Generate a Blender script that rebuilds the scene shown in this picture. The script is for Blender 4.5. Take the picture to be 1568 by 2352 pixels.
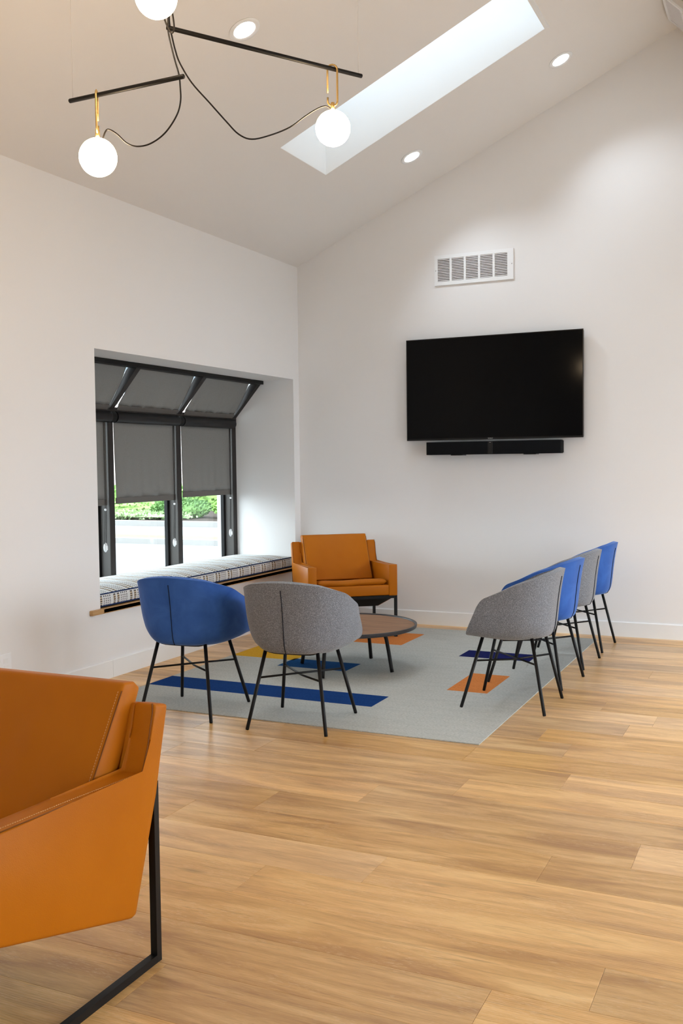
import bpy, bmesh, math, random
from mathutils import Vector, Matrix, noise

for o in list(bpy.data.objects):
    bpy.data.objects.remove(o)
SC = bpy.context.scene
COL = SC.collection
PI = math.pi

# ------------------------------------------------------------------ camera
cam_d = bpy.data.cameras.new('camera')
cam = bpy.data.objects.new('camera', cam_d)
COL.objects.link(cam)
YAW, PITCH, ROLL = 0.4364, -0.0491, -0.0118
CAM = Vector((4.0036, -7.7234, 1.3572))
fw = Vector((-math.sin(YAW) * math.cos(PITCH), math.cos(YAW) * math.cos(PITCH), math.sin(PITCH)))
rt0 = Vector((math.cos(YAW), math.sin(YAW), 0))
up0 = rt0.cross(fw)
rt = rt0 * math.cos(ROLL) + up0 * math.sin(ROLL)
up = up0 * math.cos(ROLL) - rt0 * math.sin(ROLL)
cam.matrix_world = Matrix(((rt.x, up.x, -fw.x, CAM.x), (rt.y, up.y, -fw.y, CAM.y), (rt.z, up.z, -fw.z, CAM.z), (0, 0, 0, 1)))
cam_d.sensor_fit = 'VERTICAL'
cam_d.sensor_height = 36.0
cam_d.lens = 2252.29 * 36.0 / 2352.0
cam_d.clip_start = 0.05
cam_d.clip_end = 300
SC.camera = cam

# ------------------------------------------------------------------ sky, exposure
world = bpy.data.worlds.new('overcast_sky')
SC.world = world
world.use_nodes = True
bg = world.node_tree.nodes['Background']
bg.inputs[0].default_value = (0.83, 0.92, 1.0, 1)
bg.inputs[1].default_value = 7.0
SC.view_settings.view_transform = 'Standard'
SC.view_settings.look = 'None'
SC.view_settings.exposure = 0.38
SC.view_settings.gamma = 1.0
SC.view_settings.use_curve_mapping = False
SC.cycles.use_denoising = True
SC.cycles.use_adaptive_sampling = True
SC.cycles.adaptive_threshold = 0.03
SC.cycles.use_light_tree = False
SC.cycles.max_bounces = 6
SC.cycles.diffuse_bounces = 4
SC.cycles.transparent_max_bounces = 8
SC.cycles.glossy_bounces = 3
SC.cycles.transmission_bounces = 3
SC.cycles.sample_clamp_indirect = 8.0
SC.cycles.caustics_reflective = False
SC.cycles.caustics_refractive = False

# ------------------------------------------------------------------ room dimensions
HC, SL = 3.0806, 0.4553            # eave height at the left wall, ceiling slope
XR = 3.16                          # ridge
ZR = HC + SL * XR
XF = 4.25                          # where the steep slope meets the flat ceiling
ZF = ZR - (XF - XR)
XW, YR = 6.4, -10.6                # right wall, rear wall
WY0, WY1, WZ0, WZ1 = -2.771, -0.104, 0.430, 2.098    # window recess


# ------------------------------------------------------------------ material helpers
MATS = {}


class NT:
    def __init__(s, name):
        s.m = bpy.data.materials.new(name)
        s.m.use_nodes = True
        s.t = s.m.node_tree
        s.b = s.t.nodes['Principled BSDF']

    def n(s, typ, **kw):
        x = s.t.nodes.new(typ)
        for k, v in kw.items():
            setattr(x, k, v)
        return x

    def l(s, a, b):
        s.t.links.new(a, b)

    def set(s, **kw):
        for k, v in kw.items():
            s.b.inputs[k.replace('_', ' ')].default_value = v
        return s

    def coord(s, kind='Object', scale=(1, 1, 1), rnd=0.0):
        tc = s.n('ShaderNodeTexCoord')
        mp = s.n('ShaderNodeMapping')
        mp.inputs['Scale'].default_value = scale
        s.l(tc.outputs[kind], mp.inputs['Vector'])
        if rnd:
            oi = s.n('ShaderNodeObjectInfo')
            mu = s.n('ShaderNodeMath', operation='MULTIPLY')
            mu.inputs[1].default_value = rnd
            s.l(oi.outputs['Random'], mu.inputs[0])
            s.l(mu.outputs[0], mp.inputs['Location'])
        return mp.outputs['Vector']

    def noise(s, vec, scale, detail=2.0, rough=0.5, dist=0.0):
        x = s.n('ShaderNodeTexNoise')
        x.inputs['Scale'].default_value = scale
        x.inputs['Detail'].default_value = detail
        x.inputs['Roughness'].default_value = rough
        x.inputs['Distortion'].default_value = dist
        s.l(vec, x.inputs['Vector'])
        return x.outputs['Fac']

    def ramp(s, fac, stops):
        r = s.n('ShaderNodeValToRGB')
        e = r.color_ramp.elements
        while len(e) < len(stops):
            e.new(0.5)
        for i, (p, c) in enumerate(stops):
            e[i].position = p
            e[i].color = (*c, 1) if len(c) == 3 else c
        s.l(fac, r.inputs[0])
        return r.outputs['Color']

    def mix(s, fac, a, b, blend='MIX'):
        x = s.n('ShaderNodeMix', data_type='RGBA', blend_type=blend)
        for sock, v in ((x.inputs[0], fac), (x.inputs[6], a), (x.inputs[7], b)):
            if hasattr(v, 'is_output'):
                s.l(v, sock)
            elif isinstance(v, (int, float)):
                sock.default_value = v
            else:
                sock.default_value = (*v, 1)
        return x.outputs[2]

    def math(s, op, a, b=None, c=None):
        x = s.n('ShaderNodeMath', operation=op)
        for i, v in enumerate((a, b, c)):
            if v is None:
                continue
            if hasattr(v, 'is_output'):
                s.l(v, x.inputs[i])
            else:
                x.inputs[i].default_value = v
        return x.outputs[0]

    def bump(s, h, strength=0.3, dist=0.002):
        b = s.n('ShaderNodeBump')
        b.inputs['Strength'].default_value = strength
        b.inputs['Distance'].default_value = dist
        s.l(h, b.inputs['Height'])
        s.l(b.outputs[0], s.b.inputs['Normal'])

    def color(s, c):
        s.l(c, s.b.inputs['Base Color'])


def plain(name, col, rough=0.5, metal=0.0, spec=0.5, bump=None):
    k = NT(name).set(Base_Color=(*col, 1), Roughness=rough, Metallic=metal, Specular_IOR_Level=spec)
    if bump:
        k.bump(k.noise(k.coord(), bump[0], 3), bump[1], bump[2])
    MATS[name] = k.m
    return k.m


def paint(name, col):
    k = NT(name).set(Roughness=0.62, Specular_IOR_Level=0.25)
    v = k.coord()
    f = k.noise(v, 0.7, 3)
    k.color(k.mix(f, tuple(c * 0.985 for c in col), tuple(min(1, c * 1.01) for c in col)))
    k.bump(k.noise(v, 260, 2), 0.05, 0.001)
    return k.m


M_WALL = paint('wall_paint', (0.83, 0.82, 0.815))
M_CEIL = paint('ceiling_paint', (0.83, 0.81, 0.79))
M_TRIM = plain('trim_paint', (0.84, 0.85, 0.85), 0.35, spec=0.4)
M_WHITE = plain('white_enamel', (0.86, 0.87, 0.88), 0.35)
M_SHAFT = plain('shaft_paint', (0.86, 0.87, 0.87), 0.7, spec=0.2)
M_BLACK = plain('black_powder_coat', (0.006, 0.0055, 0.0055), 0.45, spec=0.22)
M_BRONZE = plain('dark_bronze_frame', (0.026, 0.022, 0.021), 0.5, spec=0.22)
M_MULLION_LIT = plain('bronze_mullion_lit', (0.075, 0.068, 0.063), 0.5, spec=0.25)  # paler than the frame bronze, so the side faces look lit
M_BLIND = plain('black_cassette', (0.008, 0.0075, 0.009), 0.36, spec=0.28)
M_BRASS = plain('brushed_brass', (0.66, 0.45, 0.18), 0.38, 1.0)
M_CORD = plain('black_cord', (0.010, 0.008, 0.007), 0.4, spec=0.25)
M_WIRE = plain('thin_steel_wire', (0.45, 0.42, 0.4), 0.4, 0.6)
M_CLEAR = plain('clear_plastic', (0.75, 0.78, 0.8), 0.12, spec=0.7)
M_TVBODY = plain('tv_plastic', (0.006, 0.006, 0.007), 0.3, spec=0.3)
M_SCREEN = plain('tv_screen', (0.003, 0.003, 0.0035), 0.10, spec=0.09)
M_BAR = plain('speaker_cloth', (0.0035, 0.0038, 0.005), 0.8, spec=0.15)
M_LOGO = plain('logo_silver', (0.42, 0.42, 0.43), 0.4)
M_DIM = plain('dim_print', (0.03, 0.03, 0.032), 0.5)
M_DARK = plain('dark_cavity', (0.10, 0.095, 0.09), 0.9, spec=0.1)
M_LOUVER = plain('louver_enamel', (0.74, 0.71, 0.69), 0.5)
M_RUBBER = plain('dark_underside', (0.010, 0.010, 0.010), 0.8, spec=0.2)
M_SEAM = plain('seam_thread_dark', (0.012, 0.014, 0.025), 0.8, spec=0.1)
M_SEAM_CREASE = plain('leather_seam_crease', (0.20, 0.062, 0.008), 0.5, spec=0.2)  # leather darkened to paint the shaded crease along the seams
M_STITCH = plain('leather_stitch', (0.62, 0.33, 0.11), 0.6)
M_TABLERIM = plain('charcoal_rim', (0.035, 0.035, 0.04), 0.42)


def emit(name, col, strength):
    k = NT(name)
    k.set(Base_Color=(1, 1, 1, 1), Emission_Color=(*col, 1), Emission_Strength=strength)
    return k.m


M_GLOBE = emit('lit_opal_glass', (1.0, 0.74, 0.46), 40)
M_LENS = emit('lit_downlight_lens', (0.93, 0.97, 1.0), 14)
M_LENS.cycles.emission_sampling = 'NONE'


def glass_mat(name='window_glass', tint=(0.94, 0.97, 0.96)):
    k = NT(name)
    out = k.t.nodes['Material Output']
    tr = k.n('ShaderNodeBsdfTransparent')
    tr.inputs[0].default_value = (*tint, 1)
    gl = k.n('ShaderNodeBsdfGlossy')
    gl.inputs['Roughness'].default_value = 0.02
    mx = k.n('ShaderNodeMixShader')
    mx.inputs[0].default_value = 0.06
    k.l(tr.outputs[0], mx.inputs[1])
    k.l(gl.outputs[0], mx.inputs[2])
    k.l(mx.outputs[0], out.inputs['Surface'])
    return k.m


M_GLASS = glass_mat()
M_SKYGLASS = glass_mat('skylight_dimming_tint', (0.56, 0.57, 0.575))  # grey tint added to the unseen pane to dim the sky light


def shade_mat():
    k = NT('grey_shade_fabric')
    out = k.t.nodes['Material Output']
    v = k.coord(scale=(1, 1, 1))
    weave = k.noise(v, 520, 2)
    c = k.ramp(weave, [(0.3, (0.20, 0.193, 0.183)), (0.7, (0.32, 0.31, 0.298))])
    k.color(c)
    k.set(Roughness=0.85, Specular_IOR_Level=0.1)
    tl = k.n('ShaderNodeBsdfTranslucent')
    tl.inputs[0].default_value = (0.30, 0.29, 0.28, 1)
    mx = k.n('ShaderNodeMixShader')
    mx.inputs[0].default_value = 0.22
    k.l(k.b.outputs[0], mx.inputs[1])
    k.l(tl.outputs[0], mx.inputs[2])
    k.l(mx.outputs[0], out.inputs['Surface'])
    return k.m


M_SHADE = shade_mat()
M_HEM = plain('shade_hem_fabric', (0.135, 0.125, 0.115), 0.8, spec=0.15)


def plank_mat():
    k = NT('oak_plank')
    tc = k.n('ShaderNodeTexCoord')
    oi = k.n('ShaderNodeObjectInfo')
    off = k.n('ShaderNodeVectorMath', operation='ADD')
    rv = k.n('ShaderNodeCombineXYZ')
    r37 = k.math('MULTIPLY', oi.outputs['Random'], 37.0)
    r91 = k.math('MULTIPLY', oi.outputs['Random'], 91.0)
    k.l(r37, rv.inputs[0])
    k.l(r91, rv.inputs[1])
    k.l(r37, rv.inputs[2])
    k.l(tc.outputs['Object'], off.inputs[0])
    k.l(rv.outputs[0], off.inputs[1])
    base = off.outputs[0]

    def mapped(sc):
        mp = k.n('ShaderNodeMapping')
        mp.inputs['Scale'].default_value = sc
        k.l(base, mp.inputs['Vector'])
        return mp.outputs[0]
    broad = k.noise(mapped((1.0, 6.5, 1)), 1.7, 3, 0.55, 0.8)
    mid = k.noise(mapped((1.7, 30, 1)), 2.0, 6, 0.62, 1.1)
    grain = k.noise(mapped((11, 260, 1)), 2.0, 4, 0.7, 0.2)
    fleck = k.noise(mapped((46, 330, 1)), 1.0, 2, 0.5)
    zone = k.noise(mapped((2.4, 7, 1)), 1.3, 2)
    # cathedral rings on some planks
    wv = k.n('ShaderNodeTexWave', wave_type='RINGS', rings_direction='Z')
    wv.inputs['Scale'].default_value = 9
    wv.inputs['Distortion'].default_value = 6
    wv.inputs['Detail'].default_value = 3
    wv.inputs['Detail Scale'].default_value = 1.3
    k.l(mapped((0.45, 4.2, 1)), wv.inputs['Vector'])
    c = k.ramp(broad, [(0.30, (0.43, 0.230, 0.090)), (0.45, (0.58, 0.335, 0.132)), (0.56, (0.69, 0.420, 0.175)), (0.72, (0.83, 0.560, 0.262))])
    c = k.mix(k.ramp(mid, [(0.55, (0, 0, 0)), (0.72, (0.55, 0.55, 0.55))]), c, (0.33, 0.180, 0.080))
    c = k.mix(k.ramp(mid, [(0.25, (0.45, 0.45, 0.45)), (0.42, (0, 0, 0))]), c, (0.78, 0.52, 0.27))
    c = k.mix(k.ramp(grain, [(0.50, (0, 0, 0)), (0.72, (0.50, 0.50, 0.50))]), c, (0.36, 0.20, 0.095))
    c = k.mix(k.ramp(grain, [(0.28, (0.5, 0.5, 0.5)), (0.46, (0, 0, 0))]), c, (0.80, 0.57, 0.33))
    ff = k.math('MULTIPLY', k.math('GREATER_THAN', fleck, 0.60), k.math('GREATER_THAN', zone, 0.55))
    c = k.mix(k.math('MULTIPLY', ff, 0.22), c, (0.86, 0.68, 0.46))
    ringf = k.math('MULTIPLY', wv.outputs['Fac'], k.math('GREATER_THAN', oi.outputs['Random'], 0.62))
    c = k.mix(k.math('MULTIPLY', ringf, 0.25), c, (0.82, 0.60, 0.36))
    # knots
    vo = k.n('ShaderNodeTexVoronoi')
    vo.inputs['Scale'].default_value = 1.7
    k.l(mapped((1, 3.4, 1)), vo.inputs['Vector'])
    c = k.mix(k.ramp(vo.outputs['Distance'], [(0.0, (0.75, 0.75, 0.75)), (0.045, (0.35, 0.35, 0.35)), (0.12, (0, 0, 0))]), c, (0.17, 0.10, 0.055))
    # tone of each plank
    hs = k.n('ShaderNodeHueSaturation')
    val = k.math('MULTIPLY_ADD', oi.outputs['Random'], 0.28, 0.85)
    rr = k.math('FRACT', k.math('MULTIPLY', oi.outputs['Random'], 7.31))
    sat = k.math('MULTIPLY_ADD', rr, 0.20, 0.91)
    val = k.math('MULTIPLY', val, 1.06)
    k.l(val, hs.inputs['Value'])
    k.l(sat, hs.inputs['Saturation'])
    k.l(c, hs.inputs['Color'])
    k.color(hs.outputs[0])
    rg = k.ramp(mid, [(0.3, (0.27, 0.27, 0.27)), (0.7, (0.38, 0.38, 0.38))])
    k.l(rg, k.b.inputs['Roughness'])
    k.set(Specular_IOR_Level=0.45)
    k.bump(grain, 0.10, 0.0012)
    return k.m


M_PLANK = plank_mat()


def wood(name, dark, light, scale=(2, 30, 30), rough=0.45):
    k = NT(name)
    v = k.coord(scale=scale)
    c = k.ramp(k.noise(v, 2.0, 5, 0.6, 0.8), [(0.3, dark), (0.72, light)])
    g = k.noise(k.coord(scale=(scale[0] * 4, scale[1] * 5, scale[2] * 5)), 2.0, 3)
    c = k.mix(k.ramp(g, [(0.5, (0, 0, 0)), (0.8, (0.45, 0.45, 0.45))]), c, dark)
    k.color(c)
    k.set(Roughness=rough)
    return k.m


M_SILL = wood('oak_sill', (0.40, 0.22, 0.085), (0.62, 0.385, 0.17), scale=(30, 2, 30))
M_TABLE = wood('walnut_top', (0.15, 0.068, 0.030), (0.37, 0.195, 0.095), scale=(1.6, 22, 22), rough=0.55)


def fabric_grey():
    k = NT('heather_grey_wool')
    v = k.coord()
    f1 = k.noise(v, 420, 2, 0.6)
    f2 = k.noise(v, 150, 2, 0.6)
    c = k.ramp(f1, [(0.30, (0.070, 0.078, 0.098)), (0.52, (0.200, 0.213, 0.242)), (0.72, (0.46, 0.485, 0.53))])
    c = k.mix(k.ramp(f2, [(0.42, (0.35, 0.35, 0.35)), (0.6, (0, 0, 0))]), c, (0.09, 0.092, 0.105))
    k.color(c)
    k.set(Roughness=0.95, Specular_IOR_Level=0.1, Sheen_Weight=0.25, Sheen_Roughness=0.5)
    k.bump(f1, 0.35, 0.0012)
    return k.m


def velvet_blue():
    k = NT('blue_velvet')
    v = k.coord()
    f = k.noise(v, 7, 4, 0.6, 0.5)
    c = k.ramp(f, [(0.3, (0.027, 0.090, 0.34)), (0.7, (0.048, 0.140, 0.47))])
    k.color(c)
    k.set(Roughness=0.85, Specular_IOR_Level=0.15, Sheen_Weight=0.55, Sheen_Roughness=0.35)
    k.b.inputs['Sheen Tint'].default_value = (0.45, 0.62, 1.0, 1)
    k.bump(k.noise(v, 300, 2), 0.12, 0.001)
    return k.m


def leather():
    k = NT('cognac_leather')
    v = k.coord()
    f = k.noise(v, 2.5, 4, 0.5)
    c = k.ramp(f, [(0.3, (0.43, 0.124, 0.004)), (0.7, (0.50, 0.153, 0.006))])
    k.color(c)
    k.set(Roughness=0.42, Specular_IOR_Level=0.13)
    vo = k.n('ShaderNodeTexVoronoi')
    vo.inputs['Scale'].default_value = 420
    k.l(v, vo.inputs['Vector'])
    h = k.math('ADD', k.math('MULTIPLY', vo.outputs['Distance'], 0.5), k.noise(v, 9, 3))
    k.bump(h, 0.16, 0.002)
    return k.m


M_GREY, M_BLUE, M_LEATHER = fabric_grey(), velvet_blue(), leather()


def carpet(name, lo, hi):
    k = NT(name)
    v = k.coord('Object', scale=(70, 420, 400))
    f = k.noise(v, 1.0, 3, 0.65)
    g = k.noise(k.coord('Object', scale=(5, 22, 1)), 1.0, 3)
    c = k.ramp(f, [(0.30, lo), (0.66, hi)])
    c = k.mix(k.ramp(g, [(0.35, (0.16, 0.16, 0.16)), (0.55, (0, 0, 0))]), c, lo)
    k.color(c)
    k.set(Roughness=1.0, Specular_IOR_Level=0.05)
    k.bump(f, 0.6, 0.003)
    return k.m


M_RUG = {
    'grey': carpet('grey_carpet', (0.31, 0.315, 0.295), (0.60, 0.61, 0.575)),
    'navy': carpet('navy_carpet', (0.004, 0.028, 0.125), (0.012, 0.055, 0.215)),
    'indigo': carpet('indigo_carpet', (0.004, 0.007, 0.055), (0.014, 0.018, 0.115)),
    'blue': carpet('blue_carpet', (0.006, 0.050, 0.165), (0.020, 0.105, 0.290)),
    'orange': carpet('orange_carpet', (0.47, 0.145, 0.035), (0.74, 0.270, 0.080)),
    'mustard': carpet('mustard_carpet', (0.50, 0.27, 0.02), (0.80, 0.46, 0.05)),
}


def plaid():
    k = NT('woven_plaid')
    tc = k.n('ShaderNodeTexCoord')
    sp = k.n('ShaderNodeSeparateXYZ')
    k.l(tc.outputs['Object'], sp.inputs[0])
    y, z, x = sp.outputs[1], sp.outputs[2], sp.outputs[0]
    per = 0.176
    t = k.math('FRACT', k.math('DIVIDE', k.math('ADD', y, 10.0), per))

    def band(a, b):
        return k.math('MULTIPLY', k.math('GREATER_THAN', t, a), k.math('LESS_THAN', t, b))
    must = k.math('ADD', band(0.06, 0.19), band(0.29, 0.42))
    dk = k.math('ADD', k.math('ADD', band(0.50, 0.555), band(0.61, 0.665)), k.math('ADD', band(0.72, 0.775), band(0.83, 0.885)))
    # cross weave breaks the stripes into dashes
    d = k.math('ADD', z, x)
    dash = k.math('GREATER_THAN', k.math('FRACT', k.math('DIVIDE', d, 0.0135)), 0.42)
    dash2 = k.math('GREATER_THAN', k.math('FRACT', k.math('DIVIDE', d, 0.045)), 0.22)
    w = k.noise(k.coord(), 350, 2)
    c = k.ramp(w, [(0.3, (0.55, 0.56, 0.57)), (0.7, (0.80, 0.80, 0.79))])
    c = k.mix(k.math('MULTIPLY', k.math('MULTIPLY', must, dash2), 0.6), c, (0.56, 0.36, 0.13))
    c = k.mix(k.math('MULTIPLY', k.math('MULTIPLY', k.math('ADD', must, dk), dash), 0.85), c, (0.05, 0.045, 0.05))
    k.color(c)
    k.set(Roughness=0.95, Specular_IOR_Level=0.1)
    return k.m


M_PLAID = plaid()
M_PIPING = plain('navy_piping', (0.015, 0.03, 0.10), 0.8, spec=0.1)


# ------------------------------------------------------------------ mesh helpers
def link(name, me, mat=None, parent=None, loc=None):
    o = bpy.data.objects.new(name, me)
    COL.objects.link(o)
    if mat and me is not None and not me.materials:
        me.materials.append(mat)
    if parent:
        o.parent = parent
    if loc:
        o.location = loc
    return o


def finish(name, bm, mat, parent=None, smooth=False, loc=None):
    bmesh.ops.recalc_face_normals(bm, faces=bm.faces)
    me = bpy.data.meshes.new(name)
    bm.to_mesh(me)
    bm.free()
    if smooth:
        for p in me.polygons:
            p.use_smooth = True
    return link(name, me, mat, parent, loc)


def tag(o, label=None, cat=None, group=None, kind=None):
    for k, v in (('label', label), ('category', cat), ('group', group), ('kind', kind)):
        if v:
            o[k] = v
    return o


def thing(name, label, cat, loc=(0, 0, 0), rz=0.0, group=None):
    o = bpy.data.objects.new(name, None)
    COL.objects.link(o)
    o.empty_display_size = 0.1
    o.location = loc
    o.rotation_euler = (0, 0, rz)
    return tag(o, label, cat, group)


def struct(name, bm, mat, label=None, parent=None, smooth=False):
    o = finish(name, bm, mat, parent, smooth)
    if not parent:
        o['kind'] = 'structure'
        if label:
            o['label'] = label
    return o


def box(bm, x0, x1, y0, y1, z0, z1):
    v = [bm.verts.new(p) for p in ((x0, y0, z0), (x1, y0, z0), (x1, y1, z0), (x0, y1, z0), (x0, y0, z1), (x1, y0, z1), (x1, y1, z1), (x0, y1, z1))]
    for f in ((0, 3, 2, 1), (4, 5, 6, 7), (0, 1, 5, 4), (1, 2, 6, 5), (2, 3, 7, 6), (3, 0, 4, 7)):
        bm.faces.new([v[i] for i in f])
    return v


def rbox(x0, x1, y0, y1, z0, z1, r=0.01, seg=3):
    bm = bmesh.new()
    box(bm, x0, x1, y0, y1, z0, z1)
    bmesh.ops.bevel(bm, geom=list(bm.edges), offset=r, segments=seg, affect='EDGES', profile=0.5)
    return bm


def prism(bm, poly, axis, a, b):
    """poly: list of 2D points; extruded along axis from a to b. axis 'x': poly=(y,z); 'y': poly=(x,z); 'z': poly=(x,y)"""
    def mk(p, t):
        return {'x': (t, p[0], p[1]), 'y': (p[0], t, p[1]), 'z': (p[0], p[1], t)}[axis]
    A = [bm.verts.new(mk(p, a)) for p in poly]
    B = [bm.verts.new(mk(p, b)) for p in poly]
    bm.faces.new(A)
    bm.faces.new(B[::-1])
    n = len(poly)
    for i in range(n):
        bm.faces.new((A[i], A[(i + 1) % n], B[(i + 1) % n], B[i]))


def rprism(poly, axis, a, b, r=0.01, seg=3):
    bm = bmesh.new()
    prism(bm, poly, axis, a, b)
    bmesh.ops.bevel(bm, geom=list(bm.edges), offset=r, segments=seg, affect='EDGES', profile=0.5)
    return bm


def smooth_path(pts, per=6):
    P = [Vector(p) for p in pts]
    out = []
    for i in range(len(P) - 1):
        p0, p1, p2, p3 = P[max(i - 1, 0)], P[i], P[i + 1], P[min(i + 2, len(P) - 1)]
        for j in range(per):
            t = j / per
            out.append(0.5 * ((2 * p1) + (p2 - p0) * t + (2 * p0 - 5 * p1 + 4 * p2 - p3) * t * t + (3 * p1 - p0 - 3 * p2 + p3) * t ** 3))
    out.append(P[-1])
    return out


def tube(bm, pts, r, n=8, cap=True, closed=False):
    P = [Vector(p) for p in pts]
    rs = r if isinstance(r, (list, tuple)) else [r] * len(P)
    rings = []
    N = len(P)
    t0 = (P[1] - P[0]).normalized()
    ref = Vector((0, 0, 1)) if abs(t0.z) < 0.9 else Vector((1, 0, 0))
    nrm = t0.cross(ref).normalized()
    for i in range(N):
        if closed:
            t = (P[(i + 1) % N] - P[i - 1]).normalized()
        else:
            t = (P[min(i + 1, N - 1)] - P[max(i - 1, 0)]).normalized()
        nrm = (nrm - t * nrm.dot(t))
        if nrm.length < 1e-6:
            nrm = t.orthogonal()
        nrm.normalize()
        bn = t.cross(nrm)
        rings.append([bm.verts.new(P[i] + (nrm * math.cos(a) + bn * math.sin(a)) * rs[i]) for a in (2 * PI * k / n for k in range(n))])
    for i in range(N if closed else N - 1):
        A, B = rings[i], rings[(i + 1) % N]
        for k in range(n):
            bm.faces.new((A[k], A[(k + 1) % n], B[(k + 1) % n], B[k]))
    if cap and not closed:
        bm.faces.new(rings[0][::-1])
        bm.faces.new(rings[-1])


def tube_obj(name, pts, r, mat, parent=None, n=8, smooth=True, closed=False):
    bm = bmesh.new()
    tube(bm, pts, r, n, closed=closed)
    return finish(name, bm, mat, parent, smooth)


def lathe(bm, prof, n=40):
    rings = []
    for (r, z) in prof:
        if r < 1e-6:
            rings.append([bm.verts.new((0, 0, z))])
        else:
            rings.append([bm.verts.new((r * math.cos(2 * PI * k / n), r * math.sin(2 * PI * k / n), z)) for k in range(n)])
    for A, B in zip(rings, rings[1:]):
        for k in range(n):
            k2 = (k + 1) % n
            if len(A) == 1 and len(B) == 1:
                continue
            if len(A) == 1:
                bm.faces.new((A[0], B[k], B[k2]))
            elif len(B) == 1:
                bm.faces.new((A[k], A[k2], B[0]))
            else:
                bm.faces.new((A[k], A[k2], B[k2], B[k]))


def copy_tree(o, parent=None):
    c = o.copy()
    COL.objects.link(c)
    c.parent = parent
    for ch in [q for q in bpy.data.objects if q.parent == o]:
        copy_tree(ch, c)
    return c


def shade_auto(o, ang=35):
    for p in o.data.polygons:
        p.use_smooth = True
    try:
        o.data.set_sharp_from_angle(angle=math.radians(ang))
    except Exception:
        pass


# ------------------------------------------------------------------ the setting: floor
bm = bmesh.new()
box(bm, -0.02, XW, YR, 0.02, -0.12, -0.004)
floor = struct('floor', bm, M_PLANK, 'oak plank floor of the lounge')
PW, PL = 0.2285, 1.45
joint = {-3.507: 3.12, -3.736: 2.735, -3.964: 2.41, -4.193: 3.51, -4.421: 3.247, -4.65: 2.73, -4.878: 2.38, -5.107: 3.547, -5.335: 3.30, -2.822: 2.86, -2.593: 3.23}
plank_mesh = {}
rng = random.Random(11)
row = -3
while True:
    ytop = -5.335 + PW * (24 - row)
    row += 1
    y1, y0 = min(ytop, 0.0), ytop - PW
    if y0 >= 0:
        continue
    if y1 < YR + 0.05:
        break
    y0 = max(y0, YR)
    jx = next((v for kx, v in joint.items() if abs(kx - ytop) < 0.02), None)
    if jx is None:
        jx = rng.uniform(0, PL)
    x = jx - PL * math.ceil(jx / PL)
    while x < XW - 0.01:
        xa, xb = max(x, 0.0), min(x + PL, XW)
        x += PL
        if xb - xa < 0.03:
            continue
        key = (round(xb - xa, 3), round(y1 - y0, 3))
        me = plank_mesh.get(key)
        if me is None:
            hx, hy = key[0] / 2 - 0.0004, key[1] / 2 - 0.0004
            b2 = bmesh.new()
            c = 0.0009
            base = [b2.verts.new(p) for p in ((-hx, -hy, -0.004), (hx, -hy, -0.004), (hx, hy, -0.004), (-hx, hy, -0.004))]
            mid = [b2.verts.new(p) for p in ((-hx, -hy, -c * 0.6), (hx, -hy, -c * 0.6), (hx, hy, -c * 0.6), (-hx, hy, -c * 0.6))]
            top = [b2.verts.new(p) for p in ((-hx + c, -hy + c, 0), (hx - c, -hy + c, 0), (hx - c, hy - c, 0), (-hx + c, hy - c, 0))]
            b2.faces.new(top)
            for lo, hi in ((base, mid), (mid, top)):
                for i in range(4):
                    b2.faces.new((lo[i], lo[(i + 1) % 4], hi[(i + 1) % 4], hi[i]))
            bmesh.ops.recalc_face_normals(b2, faces=b2.faces)
            me = bpy.data.meshes.new('plank')
            b2.to_mesh(me)
            b2.free()
            plank_mesh[key] = me
        link('plank', me, M_PLANK, floor, ((xa + xb) / 2, (y0 + y1) / 2, 0))

# ------------------------------------------------------------------ walls and ceiling
T = 0.14
bm = bmesh.new()
box(bm, -T, 0, YR, WY0, -0.12, HC + 0.05)
box(bm, -T, 0, WY0, WY1, -0.12, WZ0)
box(bm, -T, 0, WY0, WY1, WZ1, HC + 0.05)
box(bm, -0.80, 0, WY1, 0.0, -0.12, HC + 0.05)
box(bm, -0.80, -T, WY0 - 0.10, WY0, -0.12, 2.35)          # near cheek of the window recess
box(bm, -0.80, -0.735, WY0, WY1, -0.15, 0.50)               # outer low wall under the glazing
prism(bm, [(-T, WZ1), (-0.30, WZ1), (-0.34, 2.20), (-T, 2.20)], 'y', WY0, WY1)   # soffit of the recess
struct('wall_left', bm, M_WALL, 'off-white wall with the window recess')

bm = bmesh.new()
box(bm, -0.80, XW + T, 0, T, -0.12, ZR + 0.35)
struct('wall_back', bm, M_WALL, 'off-white gable wall carrying the television')

# right wall with tall window openings, rear wall with a wide glazed opening (both behind the camera)
bm = bmesh.new()
RWIN = [(-5.8, -5.1), (-4.2, -2.7), (-2.0, -0.5)]
RZ0, RZ1 = 0.40, 2.60
ys = [YR]
for a, b in RWIN:
    ys += [a, b]
ys.append(0)
for i in range(0, len(ys), 2):
    box(bm, XW, XW + T, ys[i], ys[i + 1], -0.12, ZF + 0.05)
for a, b in RWIN:
    box(bm, XW, XW + T, a, b, -0.12, RZ0)
    box(bm, XW, XW + T, a, b, RZ1, ZF + 0.05)
struct('wall_right', bm, M_WALL, 'off-white wall with tall window openings')
bm = bmesh.new()
BX0, BX1, BZ1 = 3.2, 4.8, 2.2
box(bm, -T, BX0, YR - T, YR, -0.12, ZR + 0.3)
box(bm, BX1, XW + T, YR - T, YR, -0.12, ZR + 0.3)
box(bm, BX0, BX1, YR - T, YR, BZ1, ZR + 0.3)
struct('wall_rear', bm, M_WALL, 'off-white rear wall with a wide glazed opening')

# ceiling: left slope with the skylight hole, steep right slope, flat part
SX0, SX1, SY0, SY1 = 0.848, 2.458, -1.855, -1.160


def zc(x):
    return HC + SL * x


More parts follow.
